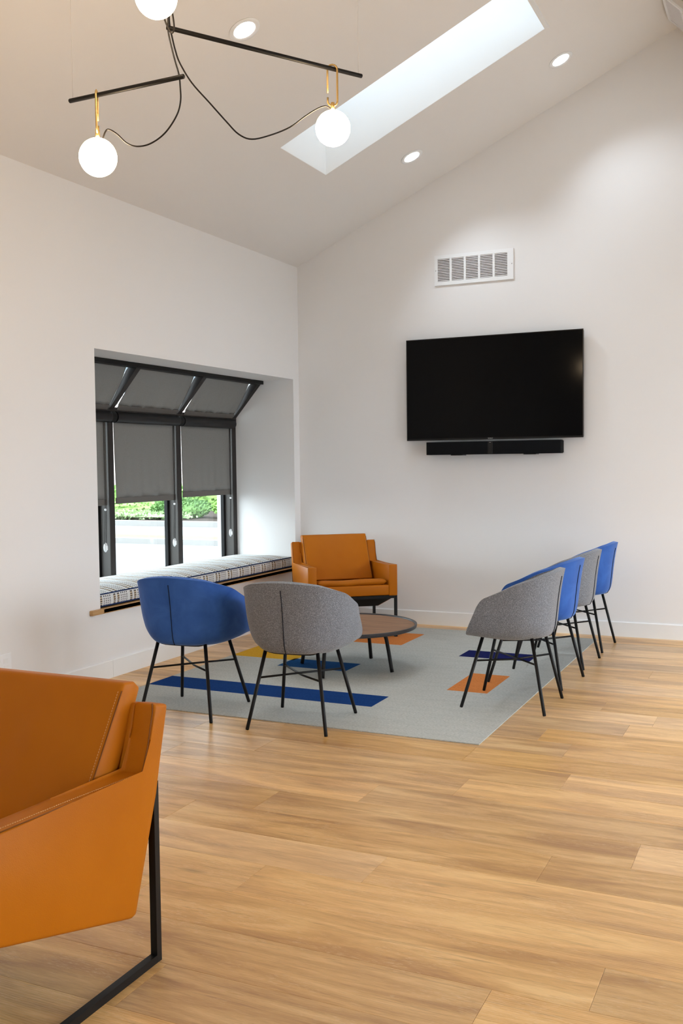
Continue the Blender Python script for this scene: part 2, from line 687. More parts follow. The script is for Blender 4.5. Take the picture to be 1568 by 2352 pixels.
def slab(bm, x0, x1, y0, y1, th=0.16):
    prism(bm, [(x0, zc(x0)), (x1, zc(x1)), (x1, zc(x1) + th), (x0, zc(x0) + th)], 'y', y0, y1)


bm = bmesh.new()
slab(bm, -0.85, SX0, YR - T, T)
slab(bm, SX1, XR, YR - T, T)
slab(bm, SX0, SX1, YR - T, SY0)
slab(bm, SX0, SX1, SY1, T)
prism(bm, [(XR, ZR), (XF, ZF), (XF, ZF + 0.2), (XR, ZR + 0.17)], 'y', YR - T, T)
prism(bm, [(XF, ZF), (XW + T, ZF), (XW + T, ZF + 0.2), (XF, ZF + 0.2)], 'y', YR - T, T)
struct('ceiling', bm, M_CEIL, 'vaulted ceiling rising to a ridge')

# skylight: plumb shaft with a pane on top
bm = bmesh.new()
SH = 0.75
th = 0.03


def shaft_wall_y(y0, y1):
    prism(bm, [(SX0 - th, zc(SX0 - th) + 0.002), (SX1 + th, zc(SX1 + th) + 0.002), (SX1 + th, zc(SX1 + th) + SH), (SX0 - th, zc(SX0 - th) + SH)], 'y', y0, y1)


shaft_wall_y(SY0 - th, SY0 + 0.001)
shaft_wall_y(SY1 - 0.001, SY1 + th)
box(bm, SX0 - th, SX0 + 0.001, SY0, SY1, zc(SX0) + 0.002, zc(SX0) + SH)
box(bm, SX1 - 0.001, SX1 + th, SY0, SY1, zc(SX1) + 0.002, zc(SX1) + SH)
skylight = struct('window_2', bm, M_SHAFT, 'long white skylight shaft in the sloped ceiling')
bm = bmesh.new()
prism(bm, [(SX0 - th, zc(SX0) + SH), (SX1 + th, zc(SX1) + SH), (SX1 + th, zc(SX1) + SH + 0.012), (SX0 - th, zc(SX0) + SH + 0.012)], 'y', SY0 - th, SY1 + th)
struct('pane', bm, M_SKYGLASS, parent=skylight)

# baseboards
ZB, TB = 0.1158, 0.013


def baseboard(name, a, b, axis, label):
    prof = [(0, 0), (TB, 0), (TB, ZB - 0.006), (TB - 0.004, ZB), (0, ZB)]
    bm = bmesh.new()
    if axis == 'y':
        prism(bm, prof, 'y', a, b)
    else:
        prism(bm, [(-p[0], p[1]) for p in prof], 'x', a, b)
    return struct(name, bm, M_TRIM, label)


bl = baseboard('baseboard_left', -2.672, -TB, 'y', 'white baseboard under the window seat')
baseboard('baseboard_near', YR, -2.674, 'y', 'white baseboard behind the near armchair')
baseboard('baseboard_back', 0, XW, 'x', 'white baseboard under the television')

# ------------------------------------------------------------------ bay window
win = bpy.data.objects.new('window_1', None)
COL.objects.link(win)
win['kind'] = 'structure'
win['label'] = 'dark framed window bay with sloped upper glazing'
MY = [-2.749, -1.876, -1.000, -0.132]
XM, XG = -0.594, -0.700           # mullion face, glass plane
SZ0, SZ1 = 1.765, 2.094            # slope from eave bar to head
SXT = -0.300
for y in MY:
    finish('mullion', rbox(XG - 0.03, XM, y - 0.028, y + 0.028, 0.46, 1.78, 0.003, 1), M_MULLION_LIT, win)
    finish('mullion_shade_strip', rbox(XM, XM + 0.004, y - 0.0285, y + 0.0285, 0.46, 1.735, 0.001, 1), M_BRONZE, win)  # added dark strip, paints the shade on the front face
    bm = bmesh.new()
    d = Vector((SXT - XM, 0, SZ1 - SZ0)).normalized()
    nn = Vector((-d.z, 0, d.x))
    p0, p1 = Vector((XM, 0, SZ0)), Vector((SXT, 0, SZ1))
    prism(bm, [(q.x, q.z) for q in (p0, p1, p1 + nn * 0.060, p0 + nn * 0.060)], 'y', y - 0.026, y + 0.026)
    finish('rafter', bm, M_BRONZE, win)
    finish('glazing_stop', rbox(XG - 0.012, XG + 0.022, y - 0.055, y + 0.055, 0.50, 1.72, 0.003, 1), M_BLACK, win)
finish('sill_rail', rbox(XG - 0.03, XM - 0.02, WY0, WY1, 0.458, 0.53, 0.003, 1), M_BRONZE, win)
finish('eave_bar', rbox(XG - 0.03, XM + 0.012, WY0, WY1, 1.735, 1.795, 0.003, 1), M_BRONZE, win)
finish('head_bar', rbox(SXT - 0.07, SXT + 0.004, WY0, WY1, 2.066, 2.097, 0.002, 1), M_BLACK, win)
for i in range(3):
    bm = bmesh.new()
    box(bm, XG - 0.004, XG + 0.002, MY[i], MY[i + 1], 0.50, 1.76)
    finish('pane', bm, M_GLASS, win)
    bm = bmesh.new()
    q0, q1 = p0 + nn * 0.095, p1 + nn * 0.095
    prism(bm, [(q.x, q.z) for q in (q0, q1, q1 + nn * 0.006, q0 + nn * 0.006)], 'y', MY[i], MY[i + 1])
    finish('pane', bm, M_GLASS, win)

# window seat board (oak) with a nosing that projects past the recess
bm = rbox(-0.735, 0.028, WY0 + 0.001, WY1 - 0.001, 0.430, 0.4575, 0.002, 1)
finish('seat_board', bm, M_SILL)
so = bpy.data.objects['seat_board']
so['kind'] = 'structure'
so.name = 'trim_1'
so['label'] = 'oak window seat board under the patterned cushion'
bm = rbox(0.0005, 0.028, -2.877, -0.03, 0.4265, 0.4580, 0.003, 2)
finish('nosing', bm, M_SILL, so)


# ------------------------------------------------------------------ roller shades
def fabric_grid(name, fn, nu, nv, mat, parent, thick=0.0015):
    bm = bmesh.new()
    V = [[bm.verts.new(fn(i / nu, j / nv)) for j in range(nv + 1)] for i in range(nu + 1)]
    for i in range(nu):
        for j in range(nv):
            bm.faces.new((V[i][j], V[i + 1][j], V[i + 1][j + 1], V[i][j + 1]))
    o = finish(name, bm, mat, parent, True)
    m = o.modifiers.new('thickness', 'SOLIDIFY')
    m.thickness = thick
    return o


SHZ = [1.072, 1.078, 1.095]
where = ['nearest the room corner opening, cut off by the wall edge', 'in the middle of the bay', 'beside the white window reveal']
for i in range(3):
    ya, yb = MY[i] + 0.052, MY[i + 1] - 0.038
    zbot = SHZ[i]
    t = thing('roller_shade', ['grey roller shade hanging at the left end of the window bay', 'grey roller shade hanging in the middle window of the bay', 'grey roller shade hanging at the right end of the bay beside the white reveal'][i], 'shade', (XM, (ya + yb) / 2, 1.72), 0, 'upright roller shades in the bay')
    hw = (yb - ya) / 2
    # cassette: rounded box profile
    prof = []
    for k in range(9):
        a = -PI / 2 + PI * k / 8
        prof.append((0.010 + 0.036 * math.cos(a), 0.004 + 0.042 * math.sin(a)))
    prof += [(-0.006, 0.046), (-0.006, -0.038)]
    bm = bmesh.new()
    r0, r1 = MY[i] - (MY[i] + MY[i + 1]) / 2 + 0.010, 0.423
    cy = (MY[i] + MY[i + 1]) / 2 - (ya + yb) / 2
    prism(bm, prof, 'y', cy - 0.392, cy + 0.418 - (0.0 if i < 2 else 0.010))
    o = finish('cassette', bm, M_BLIND, t)
    shade_auto(o, 30)
    if i < 2:
        bm = bmesh.new()
        prism(bm, [(p[0] * 0.97 - 0.002, p[1] * 0.97) for p in prof], 'y', cy + 0.4185, cy + 0.474)
        o = finish('end_bracket', bm, M_RUBBER, t)
        shade_auto(o, 30)
    zl = zbot - 1.72

    def fn(u, v, hw=hw, zl=zl, s=i):
        z = -0.02 + (zl + 0.045 + 0.02) * v
        y = -hw + 2 * hw * u + 0.012 * v * (1 - u) * (1 if s else 0)
        x = -0.012 + (0.0035 * math.sin(u * 21 + s) + 0.003 * math.sin(u * 47 + s * 2)) * v ** 2
        return (x, y, z)
    fabric_grid('fabric', fn, 48, 12, M_SHADE, t)
    finish('hem_bar', rbox(-0.017, -0.008, -hw + (0.012 if i else 0), hw, zl, zl + 0.046, 0.003, 2), M_HEM, t)
    # bead chain loop with a clear tensioner on the mullion side
    ych = hw - 0.055
    zt = [0.765, 0.735, 0.755][i] - 1.72
    tube_obj('chain', [(0.002, ych + 0.012, -0.03), (0.004, ych + 0.010, zl - 0.02), (0.006, ych - 0.008, zt + 0.02)], 0.0022, M_CORD, t, 5)
    tube_obj('chain', [(-0.004, ych + 0.034, -0.03), (-0.003, ych + 0.032, zl - 0.02), (0.002, ych + 0.016, zt + 0.02)], 0.0022, M_CORD, t, 5)
    bm = bmesh.new()
    bmesh.ops.create_icosphere(bm, subdivisions=2, radius=0.009)
    finish('chain_stop', bm, M_WHITE, t, True, (0.006, ych + 0.010, zl - 0.030))
    bm = bmesh.new()
    bmesh.ops.create_icosphere(bm, subdivisions=2, radius=1)
    for v in bm.verts:
        v.co = Vector((v.co.x * 0.010, v.co.y * 0.022, v.co.z * 0.036))
    te = finish('chain_tensioner', bm, M_CLEAR, t, True, (0.004, ych + 0.004, zt))
    finish('tensioner_clip', rbox(0.006, 0.016, -0.008, 0.008, -0.02, 0.012, 0.003, 1), M_WHITE, te)

# sloped shades under the upper glazing
for i in range(3):
    ya, yb = MY[i] + 0.065, MY[i + 1] - 0.045
    t = thing('sloped_shade', ['grey sloped shade under the leftmost upper pane', 'grey sloped shade under the middle upper pane', 'grey sloped shade under the rightmost upper pane'][i], 'shade', (XM, (ya + yb) / 2, SZ0), 0, 'sloped shades under the upper glazing')
    hw = (yb - ya) / 2
    Ld = (p1 - p0).length

    def fn(u, v, hw=hw, s=i):
        a = 0.050 + (Ld - 0.070) * v
        sag = 0.010 * math.sin(PI * v)
        wr = (0.005 * math.sin(u * 26 + 5 * v + s) + 0.003 * math.sin(u * 61 + s)) * (1 - v) ** 1.5
        q = d * a + nn * (0.004 + 0.076 * v - sag + wr)
        return (q.x, -hw + 2 * hw * u, q.z)
    fabric_grid('fabric', fn, 48, 10, M_SHADE, t)
    bm = bmesh.new()
    a0, a1 = 0.016, 0.056
    prism(bm, [(q.x, q.z) for q in (d * a0 + nn * -0.004, d * a1 + nn * -0.002, d * a1 + nn * 0.008, d * a0 + nn * 0.006)], 'y', -hw, hw)
    finish('hem_bar', bm, M_HEM, t)
    bm = bmesh.new()
    prism(bm, [(q.x, q.z) for q in (d * (Ld - 0.035) + nn * 0.065, d * (Ld - 0.005) + nn * 0.065, d * (Ld - 0.005) + nn * 0.088, d * (Ld - 0.035) + nn * 0.088)], 'y', -hw - 0.02, hw + 0.02)
    finish('top_roller', bm, M_BLIND, t)
    for sgn in (-1, 1):
        tube_obj('guide_wire', [d * 0.02 + nn * 0.004 + Vector((0, sgn * (hw + 0.018), 0)), d * (Ld - 0.01) + nn * 0.08 + Vector((0, sgn * (hw + 0.018), 0))], 0.0018, M_WIRE, t, 5)

# ------------------------------------------------------------------ window seat cushion
t = thing('window_cushion', 'long plaid seat cushion with navy piping on the window seat', 'cushion', (-0.30, (WY0 + WY1) / 2, 0.458))
CX, CY, CZ = 0.285, (WY1 - WY0) / 2 - 0.012, 0.098
bm = bmesh.new()
nx, ny = 14, 60


def ctop(u, v):
    e = min(u, 1 - u) * 2
    e2 = min(v, 1 - v) * 2
    puff = 0.030 * (1 - (1 - min(1, e * 1.6)) ** 2.2) * (1 - (1 - min(1, e2 * 5)) ** 2)
    und = 0.006 * noise.noise((v * 9, u * 2, 3.1)) + 0.004 * noise.noise((v * 23, u * 4, 0.3))
    return CZ - 0.012 + puff + und * e ** 0.5


def cedge(v):
    return 0.004 * noise.noise((v * 14, 0.7, 0.2))


V = [[bm.verts.new((-CX + 2 * CX * i / nx + (cedge(j / ny) if i == nx else 0), -CY + 2 * CY * j / ny, ctop(i / nx, j / ny))) for j in range(ny + 1)] for i in range(nx + 1)]
for i in range(nx):
    for j in range(ny):
        bm.faces.new((V[i][j], V[i + 1][j], V[i + 1][j + 1], V[i][j + 1]))
# boxing all round
loop = [V[nx][j] for j in range(ny + 1)] + [V[i][ny] for i in range(nx - 1, -1, -1)] + [V[0][j] for j in range(ny - 1, -1, -1)] + [V[i][0] for i in range(1, nx)]
prev = loop
for zz, outw in ((0.060, 0.006), (0.035, 0.007), (0.010, 0.003)):
    cur = []
    for v in loop:
        ox = outw * (1 if v.co.x > CX - 0.02 else (-1 if v.co.x < -CX + 0.02 else 0))
        cur.append(bm.verts.new((v.co.x + ox, v.co.y, zz)))
    for k in range(len(loop)):
        bm.faces.new((prev[k], cur[k], cur[(k + 1) % len(loop)], prev[(k + 1) % len(loop)]))
    prev = cur
bm.faces.new(prev)
body = finish('cushion_body', bm, M_PLAID, t)
shade_auto(body, 50)
pp = [(CX + cedge(j / ny) + 0.002, -CY + 2 * CY * j / ny, ctop(1, j / ny) + 0.001) for j in range(ny + 1)]
tube_obj('piping', pp, 0.0045, M_PIPING, t, 6)
tube_obj('piping', [(CX + 0.004, -CY + 2 * CY * j / ny, 0.0105) for j in range(ny + 1)], 0.0045, M_PIPING, t, 6)
finish('underside', rbox(-CX + 0.005, CX - 0.004, -CY + 0.002, CY - 0.002, 0.0005, 0.0098, 0.002, 1), M_RUBBER, t)


# ------------------------------------------------------------------ tub chairs
def build_shell_mesh():
    qk = [(0.0, 0.00, 0.0), (0.12, 0.25, 0.0), (0.26, 0.50, 0.002), (0.38, 0.70, 0.015), (0.47, 0.83, 0.06), (0.55, 0.905, 0.14), (0.64, 0.95, 0.26), (0.74, 0.975, 0.43), (0.84, 0.990, 0.64), (0.92, 1.0, 0.82), (1.0, 1.01, 1.0)]

    def prof(q):
        for (a, r0, z0), (b, r1, z1) in zip(qk, qk[1:]):
            if q <= b + 1e-9:
                f = (q - a) / (b - a)
                return r0 + (r1 - r0) * f, z0 + (z1 - z0) * f
        return qk[-1][1:]
    W, B, N = 0.292, 0.268, 2.45
    ZBASE = 0.390
    ns, nq = 44, 22
    bm = bmesh.new()
    grid = []
    for i in range(ns + 1):
        s = -1 + 2 * i / ns
        a = abs(s)
        sg = -1 if s < 0 else 1
        rowv = []
        for j in range(nq + 1):
            rho, zeta = prof(j / nq)
            wl = W * (1 + 0.03 * math.sin(PI * min(1, zeta * 1.1)) - 0.02 * zeta)
            bl_ = 0.249 + (B + 0.016 - 0.249) * zeta ** 2.4
            wb = max(0.0, min(1.0, (0.36 - a) / 0.26))
            if rho > 0.7:
                rho = rho + (math.sqrt(rho) - rho) * wb
            yf = -0.198 + 0.072 * zeta ** 1.1
            if a <= 0.64:
                th_ = a / 0.64 * PI / 2
                x = wl * abs(math.sin(th_)) ** (2 / N)
                y = bl_ * abs(math.cos(th_)) ** (2 / N)
                spy = 0.0
            else:
                f = (a - 0.64) / 0.36
                x = wl * (1 - 0.035 * f * f)
                y = yf * f
                spy = y
            # the rear quarters lean outwards more than the arms do
            sst = lambda e0, e1, q: (lambda w_: w_ * w_ * (3 - 2 * w_))(max(0.0, min(1.0, (q - e0) / (e1 - e0))))
            lean = sst(0.08, 0.40, a) * (1 - sst(0.55, 0.85, a))
            rho = rho * (1 - 0.095 * lean * (1 - zeta) ** 1.2 * min(1, rho / 0.6))
            # rim height follows the depth position, arm corner rounds off at the front
            H = 0.658 + 0.40 * (y * 1.0 - 0.0) + (0.012 if y > 0 else 0) * min(1, y / 0.1)
            H = min(H, 0.768 - 0.008 * (x / W) ** 2)
            H -= 0.014 * math.sin(PI * min(a, 0.64) / 0.64) ** 2
            if a > 0.86:
                H -= 0.036 * ((a - 0.86) / 0.14) ** 2
            px, py = sg * x * rho, spy + (y - spy) * rho
            seat_dip = -0.012 * max(0, 1 - (rho / 0.8) ** 2)
            front_lift = 0.016 * max(0, (a - 0.64) / 0.36) * (1 - zeta)
            z = ZBASE + seat_dip + front_lift + zeta * (H - ZBASE)
            rowv.append(bm.verts.new((px, py, z)))
        grid.append(rowv)
    for i in range(ns):
        for j in range(nq):
            bm.faces.new((grid[i][j], grid[i][j + 1], grid[i + 1][j + 1], grid[i + 1][j]))
    bmesh.ops.remove_doubles(bm, verts=bm.verts, dist=0.0006)
    bmesh.ops.recalc_face_normals(bm, faces=bm.faces)
    # outward = pointing away from the bowl centre
    f0 = max(bm.faces, key=lambda f: f.calc_center_median().y)
    if f0.normal.y < 0:
        for f in bm.faces:
            f.normal_flip()
    seam = [tuple(grid[ns // 2][j].co) if grid[ns // 2][j].is_valid else None for j in range(nq + 1)]
    me = bpy.data.meshes.new('shell')
    bm.to_mesh(me)
    bm.free()
    for p in me.polygons:
        p.use_smooth = True
    return me, [q for q in seam if q]


shell_me, seam_pts = build_shell_mesh()
shell_me_b = shell_me.copy()
seam_line = [Vector(q) + Vector((0, 0.0015 if q[2] > 0.44 else 0.0, -0.0015 if q[2] < 0.44 else 0)) for q in seam_pts if q[1] > 0.11 and q[2] < 0.748]
rim_me = None


def make_tub_chair(name, mat, me, label, loc, rz, group):
    t = thing(name, label, 'chair', loc, rz, group)
    sh = link('shell', me, mat, t)
    m = sh.modifiers.new('thickness', 'SOLIDIFY')
    m.thickness = 0.030
    m.offset = -1
    m.use_even_offset = False
    bv = sh.modifiers.new('soft_rim', 'BEVEL')
    bv.width = 0.0135
    bv.segments = 3
    bv.limit_method = 'ANGLE'
    bv.angle_limit = math.radians(50)
    bv.harden_normals = False
    sb = sh.modifiers.new('smooth', 'SUBSURF')
    sb.levels = 1
    sb.render_levels = 1
    tube_obj('back_seam', smooth_path([tuple(q) for q in seam_line], 2), 0.0022, M_SEAM, sh, 6)
    for sx in (-1, 1):
        for sy in (-1, 1):
            bm = bmesh.new()
            a, b = Vector((sx * 0.143, sy * 0.135 + 0.01, 0.405)), Vector((sx * 0.216, sy * 0.232, 0.0052 if sy < 0 else 0.0))
            tube(bm, [a, b + (a - b) * 0.01, b], [0.0098, 0.0092, 0.0075], 12)
            finish('leg', bm, M_BLACK, t, True)
    zs = 0.262
    f = (0.405 - zs) / (0.405 - 0.004)
    lx = 0.143 + (0.216 - 0.143) * f
    lyb = 0.145 + (0.232 - 0.145) * f
    lyf = -(0.125 + (0.232 - 0.125) * f)
    tube_obj('stretcher', [(-lx, lyb, zs), (0, (lyb + lyf) / 2, zs - 0.012), (lx, lyf, zs)], 0.0055, M_BLACK, t, 8)
    tube_obj('stretcher', [(lx, lyb, zs), (0, (lyb + lyf) / 2, zs + 0.001), (-lx, lyf, zs)], 0.0055, M_BLACK, t, 8)
    tube_obj('mount_frame', smooth_path([(-0.143, 0.145, 0.402), (-0.10, 0.140, 0.390), (0, 0.120, 0.384), (0.10, 0.140, 0.390), (0.143, 0.145, 0.402)], 3), 0.0065, M_BLACK, t, 8)
    tube_obj('mount_frame', smooth_path([(-0.143, -0.125, 0.402), (-0.10, -0.120, 0.392), (0, -0.110, 0.386), (0.10, -0.120, 0.392), (0.143, -0.125, 0.404)], 3), 0.0065, M_BLACK, t, 8)
    return t


grey_chair = make_tub_chair('tub_chair', M_GREY, shell_me, 'grey wool tub chair facing the window wall, nearest of the right-hand row', (2.556, -2.372, 0), -PI / 2, 'tub chairs around the rug')
blue_chair = make_tub_chair('tub_chair', M_BLUE, shell_me_b, 'blue velvet tub chair standing between the window seat and a grey tub chair', (0.975, -3.178, 0), PI + math.radians(5), 'tub chairs around the rug')
for proto, loc, rz, label in (
        (grey_chair, (1.645, -3.178, 0), PI + math.radians(5.5), 'grey wool tub chair with its back to us in front of the coffee table'),
        (blue_chair, (2.535, -1.735, 0), -PI / 2 - 0.10, 'blue velvet tub chair second in the right-hand row, behind the nearest grey one'),
        (grey_chair, (2.530, -1.120, 0), -PI / 2 - 0.06, 'grey wool tub chair third in the right-hand row, between two blue ones'),
        (blue_chair, (2.535, -0.500, 0), -PI / 2 - 0.04, 'blue velvet tub chair last in the right-hand row, closest to the television wall')):
    c = copy_tree(proto)
    c.location = loc
    c.rotation_euler = (0, 0, rz)
    c['label'] = label


# ------------------------------------------------------------------ leather armchairs
def make_armchair(name, label, loc, rz):
    """front is -Y; y = -d where d is the distance forward of the top rear edge"""
    t = thing(name, label, 'armchair', loc, rz, 'leather armchairs')
    W = 0.355
    th = 0.070
    prof = [(0.0, 0.700), (-0.062, 0.714), (-0.085, 0.62), (-0.117, 0.536), (-0.40, 0.552), (-0.722, 0.566), (-0.722, 0.325), (-0.18, 0.168), (-0.160, 0.172), (-0.066, 0.47)]
    for sx in (-1, 1):
        a, b = (W - th, W) if sx > 0 else (-W, -W + th)
        o = finish('side_panel', rprism(prof, 'x', a, b, 0.010, 3), M_LEATHER, t)
        shade_auto(o, 40)
        xo = sx * (W + 0.0008) - sx * 0.009
        for dx, zz in ((0.0, 0.0),):
            ln = [(sx * (W - 0.0095), -0.064, 0.7135), (sx * (W - 0.004), -0.072, 0.690), (sx * (W - 0.004), -0.096, 0.605), (sx * (W - 0.004), -0.119, 0.548), (sx * (W - 0.004), -0.135, 0.5345), (sx * (W - 0.004), -0.40, 0.5495), (sx * (W - 0.004), -0.715, 0.5625)]
            tube_obj('edge_seam_crease', [(p[0] + sx * 0.0015, p[1], p[2] + 0.001) for p in ln], 0.0018, M_SEAM_CREASE, o, 6)
        # stitch line: short dashes just inside the seam crease
        bm = bmesh.new()
        pth = [(sx * (W - 0.016), -0.099, 0.622), (sx * (W - 0.016), -0.1245, 0.5375), (sx * (W - 0.016), -0.40, 0.5528), (sx * (W - 0.016), -0.715, 0.5665)]
        for (p, q) in zip(pth[1:], pth[2:]):
            p, q = Vector(p), Vector(q)
            n = int((q - p).length / 0.0075)
            for k in range(n):
                s0 = p.lerp(q, k / n)
                s1 = p.lerp(q, (k + 0.6) / n)
                tube(bm, [s0, s1], 0.0010, 4)
        st = finish('stitching', bm, M_STITCH, o)
        st['kind'] = 'stuff'
    # back panel between the sides
    o = finish('back_panel', rprism([(-0.004, 0.698), (-0.060, 0.710), (-0.205, 0.20), (-0.170, 0.178)], 'x', -W + th - 0.004, W - th + 0.004, 0.008, 3), M_LEATHER, t)
    shade_auto(o, 40)
    # seat rail and seat base
    o = finish('seat_rail', rbox(-W + th - 0.004, W - th + 0.004, -0.718, -0.660, 0.327, 0.408, 0.010, 3), M_LEATHER, t)
    shade_auto(o, 40)
    finish('seat_pan', rprism([(-0.692, 0.3150), (-0.190, 0.1697), (-0.200, 0.185), (-0.692, 0.3258)], 'x', -W + 0.014, W - 0.014, 0.002, 1), M_RUBBER, t)
    # seat cushion: thin, soft, sloping backwards

    def pillow(nm, fn, nu, nv):
        bm = bmesh.new()
        vs = {}

        def put(i, j, side):
            u, v = i / nu, j / nv
            edge = i in (0, nu) or j in (0, nv)
            key = (i, j) if edge else (i, j, side)
            if key not in vs:
                vs[key] = bm.verts.new(fn(u, v, 0 if edge else side))
            return vs[key]
        for side in (1, -1):
            for i in range(nu):
                for j in range(nv):
                    q = (put(i, j, side), put(i + 1, j, side), put(i + 1, j + 1, side), put(i, j + 1, side))
                    bm.faces.new(q if side > 0 else q[::-1])
        o = finish(nm, bm, M_LEATHER, t, True)
        sb = o.modifiers.new('smooth', 'SUBSURF')
        sb.levels = 1
        sb.render_levels = 1
        return o

    hw = W - th - 0.004

    def puff(u, p=0.16):
        e = min(u, 1 - u)
        return min(1.0, (e / p)) ** 0.5 if e < p else 1.0

    def seat(u, v, side):
        x = -hw + 2 * hw * u
        dd = 0.712 - 0.45 * v
        base = 0.437 - 0.075 * v
        h = 0.030 * puff(u, 0.06) * puff(v, 0.08)
        wob = 0.005 * noise.noise((u * 3.1, v * 3.0, 0.5)) - 0.006 * math.sin(PI * u) * (1 - v)
        return (x, -dd, base + side * h + wob)
    pillow('seat_cushion', seat, 26, 16)

    # back cushion: a boxed slab leaning on the back panel (front face, sides, dark seam creases on the edges)
    hb = 0.268

    def bc(u, v):                       # u across, v up the cushion; returns front and rear points
        x = -hb + 2 * hb * u
        # front plane from (d .292, z .425) to (d .082, z .765)
        fd = 0.298 + (0.082 - 0.298) * v
        fz = 0.415 + (0.768 - 0.415) * v
        rd = 0.190 + (0.010 - 0.190) * v
        rz_ = 0.385 + (0.742 - 0.385) * v
        return x, fd, fz, rd, rz_
    bm = bmesh.new()
    nu, nv = 24, 18
    fr, rr = [], []
    for i in range(nu + 1):
        fr.append([])
        rr.append([])
        for j in range(nv + 1):
            u, v = i / nu, j / nv
            x, fd, fz, rd, rz_ = bc(u, v)
            b = 0.014 * (math.sin(PI * u) ** 0.6) * (math.sin(PI * min(1, v * 0.97 + 0.02)) ** 0.6)
            wr = 0.004 * noise.noise((u * 5, v * 2.2, 1.7)) * math.sin(PI * u) + 0.006 * noise.noise((u * 9 + v * 4, v * 5, 4.2)) * (1 - v) ** 2 * math.sin(PI * u)
            fr[i].append(bm.verts.new((x, -(fd + b + wr), fz + (b + wr) * 0.5)))
            rr[i].append(bm.verts.new((x, -rd, rz_)))
    for i in range(nu):
        for j in range(nv):
            bm.faces.new((fr[i][j], fr[i + 1][j], fr[i + 1][j + 1], fr[i][j + 1]))
            bm.faces.new((rr[i][j], rr[i][j + 1], rr[i + 1][j + 1], rr[i + 1][j]))
    lf = [fr[i][0] for i in range(nu)] + [fr[nu][j] for j in range(nv)] + [fr[i][nv] for i in range(nu, 0, -1)] + [fr[0][j] for j in range(nv, 0, -1)]
    lr = [rr[i][0] for i in range(nu)] + [rr[nu][j] for j in range(nv)] + [rr[i][nv] for i in range(nu, 0, -1)] + [rr[0][j] for j in range(nv, 0, -1)]
    cen = Vector((0, -0.16, 0.58))
    midr = []
    for a, b in zip(lf, lr):
        m_ = (a.co + b.co) / 2
        out = Vector((m_.x / hb if abs(m_.x) > hb - 1e-3 else 0, 0, 0))
        top = 0.010 if (a.co.z > 0.765) else 0
        midr.append(bm.verts.new(m_ + out * 0.010 + Vector((0, 0, top))))
    n = len(lf)
    for k in range(n):
        k2 = (k + 1) % n
        bm.faces.new((lf[k], midr[k], midr[k2], lf[k2]))
        bm.faces.new((midr[k], lr[k], lr[k2], midr[k2]))
    o = finish('back_cushion', bm, M_LEATHER, t, True)
    bv = o.modifiers.new('round', 'BEVEL')
    bv.width = 0.008
    bv.segments = 3
    bv.limit_method = 'ANGLE'
    bv.angle_limit = math.radians(45)
    for sx in (-1, 1):
        ln = []
        for j in range(0, nv + 1):
            x, fd, fz, rd, rz_ = bc(1 if sx > 0 else 0, j / nv)
            ln.append((x + sx * 0.0005, -fd + 0.0015, fz - 0.0008))
        tube_obj('edge_seam_crease', ln[1:-1], 0.0018, M_SEAM_CREASE, o, 6)
        bm = bmesh.new()
        a, b = Vector(ln[1]) + Vector((-sx * 0.008, -0.004, 0.002)), Vector(ln[-2]) + Vector((-sx * 0.008, -0.004, 0.002))
        k_n = int((b - a).length / 0.0075)
        for k in range(k_n):
            tube(bm, [a.lerp(b, k / k_n), a.lerp(b, (k + 0.6) / k_n)], 0.0009, 4)
        st = finish('stitching', bm, M_STITCH, o)
        st['kind'] = 'stuff'
    # black square-tube sled frame
    s = 0.0105
    for sx in (-1, 1):
        xa, xb = sorted((sx * (W - 0.002), sx * (W - 0.002 - 2 * s)))
        bm = bmesh.new()
        box(bm, xa, xb, -0.063 - s, -0.063 + s, 0, 0.50)
        finish('rear_post', bm, M_BLACK, t)
        bm = bmesh.new()
        box(bm, xa, xb, -0.705 - s, -0.063 - s - 0.0002, 0.0, 2 * s)
        finish('floor_rail', bm, M_BLACK, t)
        bm = bmesh.new()
        box(bm, xa, xb, -0.705 - s, -0.705 + s, 2 * s + 0.0002, 0.330)
        finish('front_post', bm, M_BLACK, t)
    bm = bmesh.new()
    box(bm, -W + 0.024, W - 0.024, -0.705 - s, -0.705 + s, 0.303, 0.3255)
    finish('front_crossbar', bm, M_BLACK, t)
    bm = bmesh.new()
    box(bm, -W + 0.024, W - 0.024, -0.063 - s, -0.063 + s, 0.44, 0.46)
    finish('rear_crossbar', bm, M_BLACK, t)
    return t


arm1 = make_armchair('leather_armchair', 'large cognac leather armchair in the near left foreground, cut by the picture edge', (2.43 - 0.355, -5.496, 0), 0.0)
arm2 = copy_tree(arm1)
arm2.location = (0.457, -0.314, 0.0052)
arm2.rotation_euler = (0, 0, 0.67)
arm2['label'] = 'cognac leather armchair in the room corner beside the window seat'

